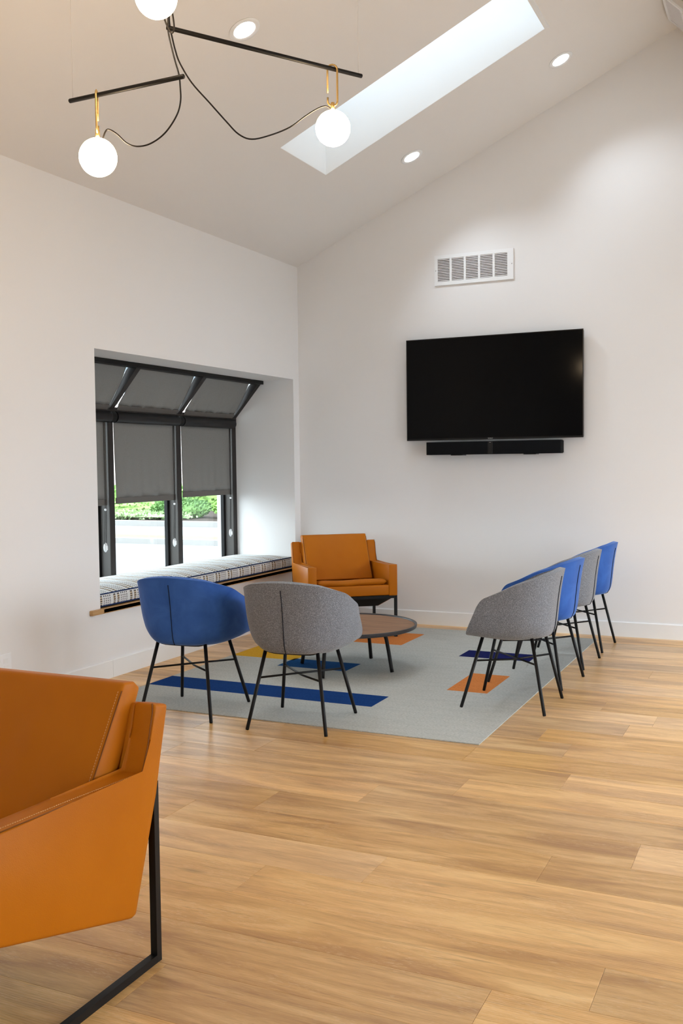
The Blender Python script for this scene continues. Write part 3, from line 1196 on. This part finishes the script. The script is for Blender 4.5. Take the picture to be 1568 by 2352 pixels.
# ------------------------------------------------------------------ coffee table
t = thing('coffee_table', 'low round walnut coffee table with a charcoal tray rim and black legs', 'table', (1.315, -1.878, 0))
bm = bmesh.new()
R, H = 0.455, 0.305
lathe(bm, [(0, H - 0.026), (R - 0.012, H - 0.026), (R - 0.003, H - 0.021), (R, H - 0.008), (R, H - 0.001), (R - 0.001, H), (R - 0.012, H), (R - 0.014, H - 0.002), (R - 0.016, H - 0.010), (0, H - 0.0102)], 96)
o = finish('tray_rim', bm, M_TABLERIM, t)
shade_auto(o, 40)
bm = bmesh.new()
lathe(bm, [(0, H - 0.010), (R - 0.0165, H - 0.010), (R - 0.0165, H - 0.0085), (R - 0.018, H - 0.008), (0, H - 0.008)], 96)
finish('wood_top', bm, M_TABLE, t)
for k, (dx, dy) in enumerate(((-0.355, 0.020), (-0.020, -0.350), (0.318, -0.018), (0.012, 0.350))):
    L = math.hypot(dx, dy)
    ux, uy = dx / L, dy / L
    bm = bmesh.new()
    pts = smooth_path([(ux * 0.05, uy * 0.05, H - 0.040), (ux * 0.22, uy * 0.22, H - 0.040), (ux * (L - 0.075), uy * (L - 0.075), H - 0.042), (ux * (L - 0.045), uy * (L - 0.045), H - 0.070), (ux * (L - 0.028), uy * (L - 0.028), H - 0.14), (ux * L, uy * L, 0.0080)], 5)
    tube(bm, pts, 0.0125, 10)
    finish('leg', bm, M_BLACK, t, True)
bm = bmesh.new()
lathe(bm, [(0, H - 0.053), (0.055, H - 0.053), (0.055, H - 0.027), (0, H - 0.027)], 24)
finish('leg_hub', bm, M_BLACK, t)

# ------------------------------------------------------------------ rug of carpet tiles
RX0, RX1, RY0, RY1 = 0.355, 2.625, -3.240, -0.200
rug = thing('area_rug', 'grey carpet-tile rug with blue, orange and mustard inset tiles', 'rug', (0, 0, 0))
patches = [('navy', 0.355, 1.862, -2.770, -2.510), ('blue', 0.830, 1.335, -1.975, -1.720), ('orange', 2.116, 2.364, -2.226, -1.720), ('indigo', 1.862, 2.364, -1.226, -0.985), ('orange', 0.880, 1.338, -0.985, -0.485), ('mustard', 0.355, 0.850, -1.775, -1.300)]
xs = sorted({RX0, RX1, 0.850, 1.105, 1.338, 1.600, 1.862, 2.116, 2.364} | {p[1] for p in patches} | {p[2] for p in patches})
xs = [x for i, x in enumerate(xs) if i == 0 or x - xs[i - 1] > 0.001]
TH = 0.0050


def tile(x0, x1, y0, y1, col):
    bm = bmesh.new()
    box(bm, x0, x1, y0, y1, 0.0004, TH)
    o = finish('carpet_tile', bm, M_RUG[col], rug)
    if col != 'grey':
        o['label'] = {'navy': 'long navy carpet tile', 'blue': 'mid blue carpet tile', 'orange': 'orange carpet tile', 'indigo': 'dark indigo carpet tile', 'mustard': 'mustard carpet tile'}[col]


for p in patches:
    tile(p[1], p[2], p[3], p[4], p[0])
for x0, x1 in zip(xs, xs[1:]):
    cuts = sorted({(max(p[3], RY0), min(p[4], RY1)) for p in patches if p[1] < (x0 + x1) / 2 < p[2]})
    y = RY0
    spans = []
    for a, b in cuts:
        if a > y + 0.001:
            spans.append((y, a))
        y = b
    if y < RY1 - 0.001:
        spans.append((y, RY1))
    for a, b in spans:
        n = max(1, round((b - a) / 0.75))
        for k in range(n):
            tile(x0, x1, a + (b - a) * k / n, a + (b - a) * (k + 1) / n, 'grey')


# ------------------------------------------------------------------ television and sound bar
def text_mesh(name, body, size, mat, parent, loc, rot):
    cu = bpy.data.curves.new(name, 'FONT')
    cu.body = body
    cu.size = size
    cu.align_x = 'CENTER'
    cu.align_y = 'CENTER'
    cu.extrude = 0.0003
    tmp = bpy.data.objects.new(name, cu)
    COL.objects.link(tmp)
    bpy.context.view_layer.update()
    me = bpy.data.meshes.new_from_object(tmp.evaluated_get(bpy.context.evaluated_depsgraph_get()))
    bpy.data.objects.remove(tmp)
    me.materials.clear()
    o = link(name, me, mat, parent, loc)
    o.rotation_euler = rot
    return o


TX0, TX1, TZ0, TZ1, TY = 1.0472, 2.4972, 1.5398, 2.3698, -0.080
tcx = (TX0 + TX1) / 2
tv = thing('television', 'large black flat television on the back wall', 'television', (tcx, 0, TZ0))
tw, thh = (TX1 - TX0) / 2, TZ1 - TZ0
o = finish('housing', rbox(-tw + 0.004, tw - 0.004, -0.068, -0.022, 0.004, thh - 0.004, 0.006, 2), M_TVBODY, tv)
finish('wall_mount', rbox(-0.25, 0.25, -0.022, -0.0005, 0.2, 0.6, 0.003, 1), M_TVBODY, tv)
bm = bmesh.new()
for (a, b, c, dd) in ((-tw, tw, 0, 0.014), (-tw, tw, thh - 0.006, thh), (-tw, -tw + 0.006, 0.014, thh - 0.006), (tw - 0.006, tw, 0.014, thh - 0.006)):
    box(bm, a, b, TY, -0.066, c, dd)
finish('bezel', bm, M_TVBODY, tv)
bm = bmesh.new()
box(bm, -tw + 0.006, tw - 0.006, TY + 0.002, -0.068, 0.014, thh - 0.006)
finish('screen', bm, M_SCREEN, tv)
text_mesh('brand_lettering', 'SONY', 0.0155, M_LOGO, tv, (-0.010, TY - 0.0006, 0.0075), (PI / 2, 0, 0))

sb = thing('sound_bar', 'long black sound bar under the television', 'speaker', (1.785, 0, 1.4205))
bw = 0.552
bm = bmesh.new()
prof = []
hh = 0.104
pl = []
for k in range(7):
    a = PI / 2 * k / 6
    pl.append((bw - 0.012 + 0.012 * math.sin(a), -0.120 - 0.010 * math.cos(a)))
poly = [(-p[0], p[1]) for p in pl[::-1]] + pl + [(bw, -0.03), (-bw, -0.03)]
prism(bm, poly, 'z', 0.0, hh)
bmesh.ops.bevel(bm, geom=[e for e in bm.edges if abs(e.verts[0].co.z - e.verts[1].co.z) < 1e-6], offset=0.005, segments=2, affect='EDGES')
o = finish('cabinet', bm, M_BAR, sb)
shade_auto(o, 40)
finish('control_strip', rbox(-0.030, 0.008, -0.1312, -0.1295, 0.004, 0.100, 0.0005, 1), M_TVBODY, sb)
for k in range(5):
    bm = bmesh.new()
    bmesh.ops.create_icosphere(bm, subdivisions=1, radius=0.0022)
    finish('indicator', bm, M_DIM, sb, True, (-0.011, -0.1312, 0.026 + 0.013 * k))
bm = bmesh.new()
box(bm, -0.018, -0.004, -0.1318, -0.1310, 0.092, 0.0945)
finish('badge', bm, M_LOGO, sb)
for xx in (-0.30, 0.30):
    finish('wall_bracket', rbox(xx - 0.05, xx + 0.05, -0.10, -0.0005, -0.006, -0.0005, 0.001, 1), M_TVBODY, sb)
finish('back_bracket', rbox(-0.3, 0.3, -0.031, -0.0005, 0.02, 0.09, 0.002, 1), M_TVBODY, sb)

# ------------------------------------------------------------------ wall return-air grille
VX0, VX1, VZ0, VZ1 = 1.2758, 1.9342, 2.8074, 3.051
vent = thing('wall_grille', 'white louvred air grille on the wall above the television', 'vent', ((VX0 + VX1) / 2, 0, (VZ0 + VZ1) / 2))
hw, hz = (VX1 - VX0) / 2, (VZ1 - VZ0) / 2
cols = []
cw, gap = 0.1035, 0.0168
x = -hw + 0.0255
for k in range(5):
    cols.append((x, x + cw))
    x += cw + gap
lz0, lz1 = -hz + 0.031, hz - 0.029
bm = bmesh.new()
FY0, FY1 = -0.012, -0.0005
box(bm, -hw, hw, FY0, FY1, lz1, hz)
box(bm, -hw, hw, FY0, FY1, -hz, lz0)
ed = [-hw] + [e for c in cols for e in c] + [hw]
for k in range(0, len(ed), 2):
    box(bm, ed[k], ed[k + 1], FY0, FY1, lz0, lz1)
finish('frame', bm, M_WHITE, vent)
bm = bmesh.new()
box(bm, -hw + 0.02, hw - 0.02, -0.0035, -0.0005, lz0 - 0.004, lz1 + 0.004)
finish('backing', bm, M_DARK, vent)
lm = None
NL = 14
for (a, b) in cols:
    for k in range(NL):
        z = lz0 + (lz1 - lz0) * (k + 0.5) / NL
        if lm is None:
            bm = bmesh.new()
            h = cw / 2 - 0.0004
            prism(bm, [(-0.0115, -0.0035), (-0.0040, 0.0060), (-0.0040, 0.0068), (-0.0119, -0.0028)], 'x', -h, h)
            bmesh.ops.recalc_face_normals(bm, faces=bm.faces)
            lm = bpy.data.meshes.new('louver')
            bm.to_mesh(lm)
            bm.free()
        link('louver', lm, M_LOUVER, vent, ((a + b) / 2, 0, z))
for sx in (-1, 1):
    bm = bmesh.new()
    bmesh.ops.create_uvsphere(bm, u_segments=10, v_segments=6, radius=0.0045)
    finish('screw', bm, M_WIRE, vent, True, (sx * (hw - 0.011), FY0, 0))

# ceiling register on the steep slope next to the ridge
reg = thing('ceiling_register', 'white ceiling register at the ridge in the top right corner', 'vent', (XR, 0, ZR))
e1 = Vector((1, 0, -1)).normalized()
nrm = Vector((-1, 0, -1)).normalized()          # faces down and left
O = Vector((3.131, -0.275, 4.478)) - Vector((XR, 0, ZR))


def rq(bm, a0, a1, b0, b1, n0, n1):
    """box spanned by slope direction a, -Y direction b and the outward normal n"""
    v = []
    for nn_ in (n0, n1):
        for (a, b) in ((a0, b0), (a1, b0), (a1, b1), (a0, b1)):
            v.append(bm.verts.new(O + e1 * a + Vector((0, -1, 0)) * b + nrm * nn_))
    for f in ((0, 1, 2, 3), (4, 7, 6, 5), (0, 4, 5, 1), (1, 5, 6, 2), (2, 6, 7, 3), (3, 7, 4, 0)):
        bm.faces.new([v[i] for i in f])


RL, RWD = 0.56, 0.42
bm = bmesh.new()
for q in ((0, RL, 0, 0.028), (0, RL, RWD - 0.028, RWD), (0, 0.028, 0.028, RWD - 0.028), (RL - 0.028, RL, 0.028, RWD - 0.028), (0.17, 0.185, 0.028, RWD - 0.028)):
    rq(bm, *q, -0.012, 0)
finish('frame', bm, M_WHITE, reg)
bm = bmesh.new()
rq(bm, 0.005, RL - 0.005, 0.005, RWD - 0.005, -0.048, -0.0122)
finish('plenum_box', bm, M_LOUVER, reg)
nb = 20
for k in range(nb):
    b = 0.030 + (RWD - 0.06) * (k + 0.3) / nb
    bm = bmesh.new()
    rq(bm, 0.028, RL - 0.028, b, b + 0.007, -0.0122, -0.004)
    finish('louver', bm, M_WHITE, reg)


# ------------------------------------------------------------------ recessed downlights
def downlight(x, y, label, power):
    n = Vector((SL, 0, -1)).normalized()
    t = thing('downlight', label, 'ceiling light', (x, y, zc(x)), 0, 'recessed downlights')
    t.rotation_euler = (0, math.atan(SL) * -1, 0)       # local -Z is the ceiling normal into the room
    bm = bmesh.new()
    lathe(bm, [(0.060, -0.0005), (0.0865, -0.0005), (0.088, -0.003), (0.086, -0.005), (0.066, -0.006), (0.061, -0.004)], 48)
    o = finish('trim_ring', bm, M_WHITE, t)
    shade_auto(o, 50)
    bm = bmesh.new()
    lathe(bm, [(0, -0.0065), (0.040, -0.0060), (0.0605, -0.0030), (0.0605, -0.0006), (0, -0.0006)], 40)
    finish('lens', bm, M_LENS, t, True)
    ld = bpy.data.lights.new('downlight_lamp', 'SPOT')
    ld.energy = power
    ld.color = (0.78, 0.89, 1.0)
    ld.spot_size = math.radians(118)
    ld.spot_blend = 0.75
    ld.shadow_soft_size = 0.055
    lo = bpy.data.objects.new('downlight_lamp', ld)
    COL.objects.link(lo)
    lo.parent = t
    lo.location = (0, 0, -0.012)


downlight(1.303, -3.086, 'lit recessed downlight above the pendant light', 40)
downlight(2.447, -0.632, 'lit recessed downlight right of the skylight, higher up the slope', 44)
downlight(1.316, -0.626, 'lit recessed downlight below the skylight near the back wall', 44)

# ------------------------------------------------------------------ pendant light
PB = (1.93, -4.70, 2.94)
pend = thing('pendant_light', 'black bar pendant with brass clips and three glowing globes', 'pendant light', (0, 0, 0))
zA, zB_ = 2.939, 2.741
A0, A1 = Vector((1.919, -4.697, zA)), Vector((2.368, -3.972, zA))
B0, B1 = Vector((2.007, -4.725, zB_)), Vector((1.488, -4.720, zB_))
C0, C1 = Vector((1.90, -4.64, 3.147)), Vector((2.13, -5.12, 3.147))
for a, b in ((A0, A1), (B0, B1), (C0, C1)):
    dv = (b - a).normalized()
    o = tube_obj('bar', [a, a + dv * 0.002, b - dv * 0.002, b], [0.0075, 0.0085, 0.0085, 0.0075], M_BLACK, pend, 14)
GA, GB, GT = Vector((2.293, -4.094, 2.704)), Vector((1.618, -4.723, 2.512)), Vector((2.057, -4.956, 2.912))
for G, ztop, ang in ((GA, zA + 0.0155, 0.40), (GB, zB_ + 0.0155, -1.05), (GT, 3.147 + 0.0155, 0.35)):
    bm = bmesh.new()
    bmesh.ops.create_uvsphere(bm, u_segments=40, v_segments=24, radius=0.070)
    finish('globe', bm, M_GLOBE, pend, True, G)
    zb0 = G.z + 0.066
    bm = bmesh.new()
    lathe(bm, [(0, 0), (0.0085, 0), (0.0085, 0.034), (0.0065, 0.036), (0, 0.036)], 16)
    finish('stem', bm, M_BRASS, pend, True, (G.x, G.y, zb0))
    dirv = Vector((math.cos(ang), math.sin(ang), 0))
    r = 0.0195
    zlo, zhi = zb0 + 0.022 + 0.0, ztop - 0.0
    ctr = Vector((G.x, G.y, 0))
    pts = []
    zgap1, zgap0 = zlo + 0.052, zlo + 0.034
    # start below the gap on the left side, go round the bottom, up the right side, over the bar, down to the gap
    pts.append(ctr - dirv * r + Vector((0, 0, zgap0)))
    for k in range(9):
        a = PI + PI * k / 8
        pts.append(ctr + dirv * (r * math.cos(a)) + Vector((0, 0, zlo + r + r * math.sin(a))))
    for k in range(9):
        a = PI * k / 8
        pts.append(ctr + dirv * (r * math.cos(a)) + Vector((0, 0, zhi - r + r * math.sin(a))))
    pts.append(ctr - dirv * r + Vector((0, 0, zgap1)))
    tube_obj('clip', pts, 0.0040, M_BRASS, pend, 10)
CA = [(1.937, -4.708, 3.05), (1.937, -4.708, 2.985), (1.927, -4.689, 2.945), (1.923, -4.668, 2.908), (1.921, -4.649, 2.876), (1.923, -4.624, 2.838), (1.941, -4.576, 2.781), (1.977, -4.514, 2.723), (2.013, -4.451, 2.665), (2.04, -4.407, 2.627), (2.074, -4.366, 2.615), (2.122, -4.307, 2.64), (2.174, -4.241, 2.682), (2.213, -4.185, 2.735), (2.246, -4.14, 2.774), (2.271, -4.111, 2.79), (2.286, -4.093, 2.779)]
CB = [(1.94, -4.718, 3.05), (1.94, -4.718, 2.98), (1.933, -4.709, 2.921), (1.936, -4.699, 2.878), (1.943, -4.684, 2.821), (1.95, -4.671, 2.775), (1.949, -4.663, 2.734), (1.945, -4.656, 2.69), (1.93, -4.654, 2.647), (1.897, -4.659, 2.6), (1.86, -4.666, 2.567), (1.812, -4.677, 2.544), (1.766, -4.689, 2.541), (1.729, -4.697, 2.557), (1.693, -4.701, 2.591), (1.662, -4.707, 2.612), (1.647, -4.711, 2.608), (1.632, -4.713, 2.578)]
CT = [(2.04, -4.93, 2.99), (2.0, -4.86, 3.01), (1.933, -4.755, 2.979), (1.941, -4.749, 2.955), (1.949, -4.743, 2.927), (1.959, -4.736, 2.902), (1.967, -4.732, 2.897), (1.971, -4.727, 2.913), (1.966, -4.723, 2.947), (1.956, -4.718, 2.99), (1.945, -4.71, 3.05)]
for pts in (CA, CB, CT):
    tube_obj('cord', smooth_path(pts, 5), 0.0030, M_CORD, pend, 8)
tube_obj('supply_cord', smooth_path([(1.941, -4.711, 3.04), (1.942, -4.712, 3.3), (1.942, -4.712, 3.6), (1.942, -4.712, zc(1.942) - 0.02)], 4), 0.0050, M_CORD, pend, 8)
bm = bmesh.new()
lathe(bm, [(0, -0.03), (0.055, -0.03), (0.06, -0.025), (0.06, 0.02), (0, 0.02)], 32)
finish('ceiling_canopy', bm, M_BLACK, pend, False, (1.942, -4.712, zc(1.942) - 0.022))
for e, back in ((A1, 0.016), (B1, 0.016), (C1, 0.016)):
    base = {0: (A0, A1), 1: (B0, B1), 2: (C0, C1)}[(A1, B1, C1).index(e)]
    dv = (base[1] - base[0]).normalized()
    q = e - dv * back
    tube_obj('suspension_wire', [q + Vector((0, 0, 0.008)), Vector((q.x, q.y, zc(q.x)))], 0.0006, M_WIRE, pend, 5)

# ------------------------------------------------------------------ outlet plate on the left wall
t = thing('outlet_plate', 'white outlet plate low on the left wall behind the near armchair', 'outlet', (0, -3.602, 0.262))
finish('cover', rbox(0.0003, 0.006, -0.042, 0.042, -0.058, 0.058, 0.002, 2), M_WHITE, t)
for zz in (-0.020, 0.020):
    finish('socket', rbox(0.0055, 0.0072, -0.017, 0.017, zz - 0.014, zz + 0.014, 0.0006, 1), M_TRIM, t)

# ------------------------------------------------------------------ outside the bay window
GZ = -0.15
M_ASPH = plain('pale_asphalt', (0.19, 0.19, 0.193), 0.9, spec=0.1)
M_PAVE = plain('pale_concrete', (0.42, 0.42, 0.41), 0.9, spec=0.1)  # for unseen ground, kept pale to bounce daylight up to the ceiling
M_KERB = plain('concrete_kerb', (0.24, 0.23, 0.222), 0.9, spec=0.1)
M_SOIL = plain('bark_mulch', (0.045, 0.033, 0.028), 0.95, spec=0.1)
M_DRY = plain('dry_grass', (0.19, 0.165, 0.10), 0.95, spec=0.1)
bm = bmesh.new()
box(bm, -60, -0.80, -60, 60, GZ - 0.1, GZ)
box(bm, -0.80, 60, T + 0.01, 60, GZ - 0.1, GZ)
tag(finish('parking_lot', bm, M_ASPH), kind='structure', label='pale grey asphalt parking lot outside the window')
bm = bmesh.new()
box(bm, XW + T + 0.01, 60, -60, T + 0.01, GZ - 0.1, GZ)
box(bm, -0.80, XW + T + 0.01, -60, YR - T - 0.01, GZ - 0.1, GZ)
tag(finish('bounce_paving', bm, M_PAVE), kind='structure', label='unseen pale concrete paving added to bounce daylight into the room')
bm = bmesh.new()
box(bm, -60, 8, 12.55, 12.75, GZ, GZ + 0.13)
tag(finish('far_kerb', bm, M_KERB), kind='structure', label='concrete kerb in front of the shrub bed')
bm = bmesh.new()
box(bm, -60, 8, 12.75, 22, GZ, GZ + 0.10)
tag(finish('shrub_bed', bm, M_SOIL), kind='structure', label='mulch bed under the shrubs')
bm = bmesh.new()
box(bm, -60, 8, 7.9, 8.05, GZ, GZ + 0.10)
tag(finish('near_kerb', bm, M_KERB), kind='structure', label='concrete kerb of the grass strip')
bm = bmesh.new()
box(bm, -60, 8, 8.05, 8.9, GZ, GZ + 0.09)
tag(finish('grass_strip', bm, M_DRY), 'dry yellowish grass strip between the parking lanes', 'grass', kind='stuff')


def leaf_mat(name, lo, hi):
    k = NT(name)
    k.color(k.ramp(k.noise(k.coord(), 2.5, 3), [(0.35, lo), (0.68, hi)]))
    k.set(Roughness=0.7, Specular_IOR_Level=0.2)
    return k.m


M_LEAF = [leaf_mat('hedge_leaf', (0.10, 0.20, 0.045), (0.26, 0.42, 0.11)), leaf_mat('dark_leaf', (0.06, 0.13, 0.04), (0.15, 0.27, 0.08)), leaf_mat('pale_leaf', (0.20, 0.30, 0.13), (0.36, 0.47, 0.24))]


def shrub(name, label, c, size, mat, nleaf, seed, leaf=0.075):
    rg = random.Random(seed)
    t = thing(name, label, 'shrub', (c[0], c[1], GZ + 0.09))
    bm = bmesh.new()
    bmesh.ops.create_icosphere(bm, subdivisions=4, radius=1)
    for v in bm.verts:
        n_ = v.co.normalized()
        k = 0.92 + 0.16 * noise.noise(n_ * 3.1 + Vector((seed, 0, 0)))
        v.co = Vector((n_.x * size[0] * k, n_.y * size[1] * k, max(0.0, (n_.z * 0.5 + 0.5)) * size[2] * k))
    finish('foliage_core', bm, mat, t, True)
    bm = bmesh.new()
    for _ in range(nleaf):
        n_ = Vector((rg.gauss(0, 1), rg.gauss(0, 1), rg.gauss(0, 1))).normalized()
        k = rg.uniform(0.9, 1.08) + 0.1 * noise.noise(n_ * 3.1 + Vector((seed, 0, 0)))
        p = Vector((n_.x * size[0] * k, n_.y * size[1] * k, (n_.z * 0.5 + 0.5) * size[2] * k))
        a = (n_ + Vector((rg.uniform(-.8, .8), rg.uniform(-.8, .8), rg.uniform(-.3, .9)))).normalized()
        s = a.orthogonal().normalized() * leaf * rg.uniform(0.3, 0.5)
        L = a * leaf * rg.uniform(0.7, 1.3)
        v = [bm.verts.new(q) for q in (p, p + L * 0.5 + s, p + L, p + L * 0.5 - s)]
        bm.faces.new(v)
    o = finish('leaves', bm, mat, t)
    o['kind'] = 'stuff'
    return t


shrub('clipped_hedge', 'clipped green hedge outside the middle window', (-15.6, 16.0), (3.6, 1.2, 0.46), M_LEAF[0], 2600, 3)
shrub('ground_cover', 'pale green ground cover in front of the hedge outside', (-13.4, 13.7), (3.0, 0.6, 0.20), M_LEAF[2], 1800, 5, 0.08)
shrub('round_shrub', 'dark rounded shrub outside beside the window mullion', (-11.15, 14.5), (0.75, 0.7, 0.48), M_LEAF[1], 1500, 8)
shrub('round_shrub', 'large leafy shrub outside behind the right-hand window', (-9.2, 14.9), (1.0, 0.8, 0.52), M_LEAF[0], 2600, 12)
shrub('round_shrub', 'bright green shrub outside near the window reveal', (-6.75, 15.3), (1.1, 0.8, 0.60), M_LEAF[0], 2000, 15)
shrub('tall_hedge', 'tall bright hedge rising far behind the other shrubs', (-14.5, 19.6), (10.0, 1.3, 0.72), M_LEAF[0], 3000, 21, 0.16)

# pale brick building far across the lot
k = NT('pale_brick')
br = k.n('ShaderNodeTexBrick')
br.inputs['Color1'].default_value = (0.46, 0.36, 0.33, 1)
br.inputs['Color2'].default_value = (0.52, 0.42, 0.38, 1)
br.inputs['Mortar'].default_value = (0.55, 0.52, 0.5, 1)
br.inputs['Scale'].default_value = 2.0
mp = k.n('ShaderNodeMapping')
mp.inputs['Rotation'].default_value = (PI / 2, 0, 0)
tcn = k.n('ShaderNodeTexCoord')
k.l(tcn.outputs['Object'], mp.inputs[0])
k.l(mp.outputs[0], br.inputs['Vector'])
k.color(br.outputs['Color'])
k.set(Roughness=0.9)
bld = thing('brick_building', 'pale brick building with white framed windows across the parking lot', 'building', (-25, 34, GZ))
bm = bmesh.new()
box(bm, -30, 22, 0, 10, 0, 9)
finish('wall', bm, k.m, bld)
M_BGLASS = plain('building_glass', (0.12, 0.16, 0.20), 0.1)
for xx in range(-27, 21, 4):
    for zz in (1.2, 5.2):
        w_ = bpy.data.objects.new('window', None)
        COL.objects.link(w_)
        w_.parent = bld
        bm = bmesh.new()
        for kx in range(3):
            box(bm, xx + kx * 0.9, xx + kx * 0.9 + 0.12, -0.08, 0.02, zz, zz + 2.2)
        for kz in range(3):
            box(bm, xx, xx + 1.92, -0.085, 0.02, zz + kz * 1.05, zz + kz * 1.05 + 0.12)
        finish('window_frame', bm, M_WHITE, w_)
        bm = bmesh.new()
        box(bm, xx + 0.05, xx + 1.87, -0.03, 0.01, zz + 0.05, zz + 2.15)
        finish('pane', bm, M_BGLASS, w_)
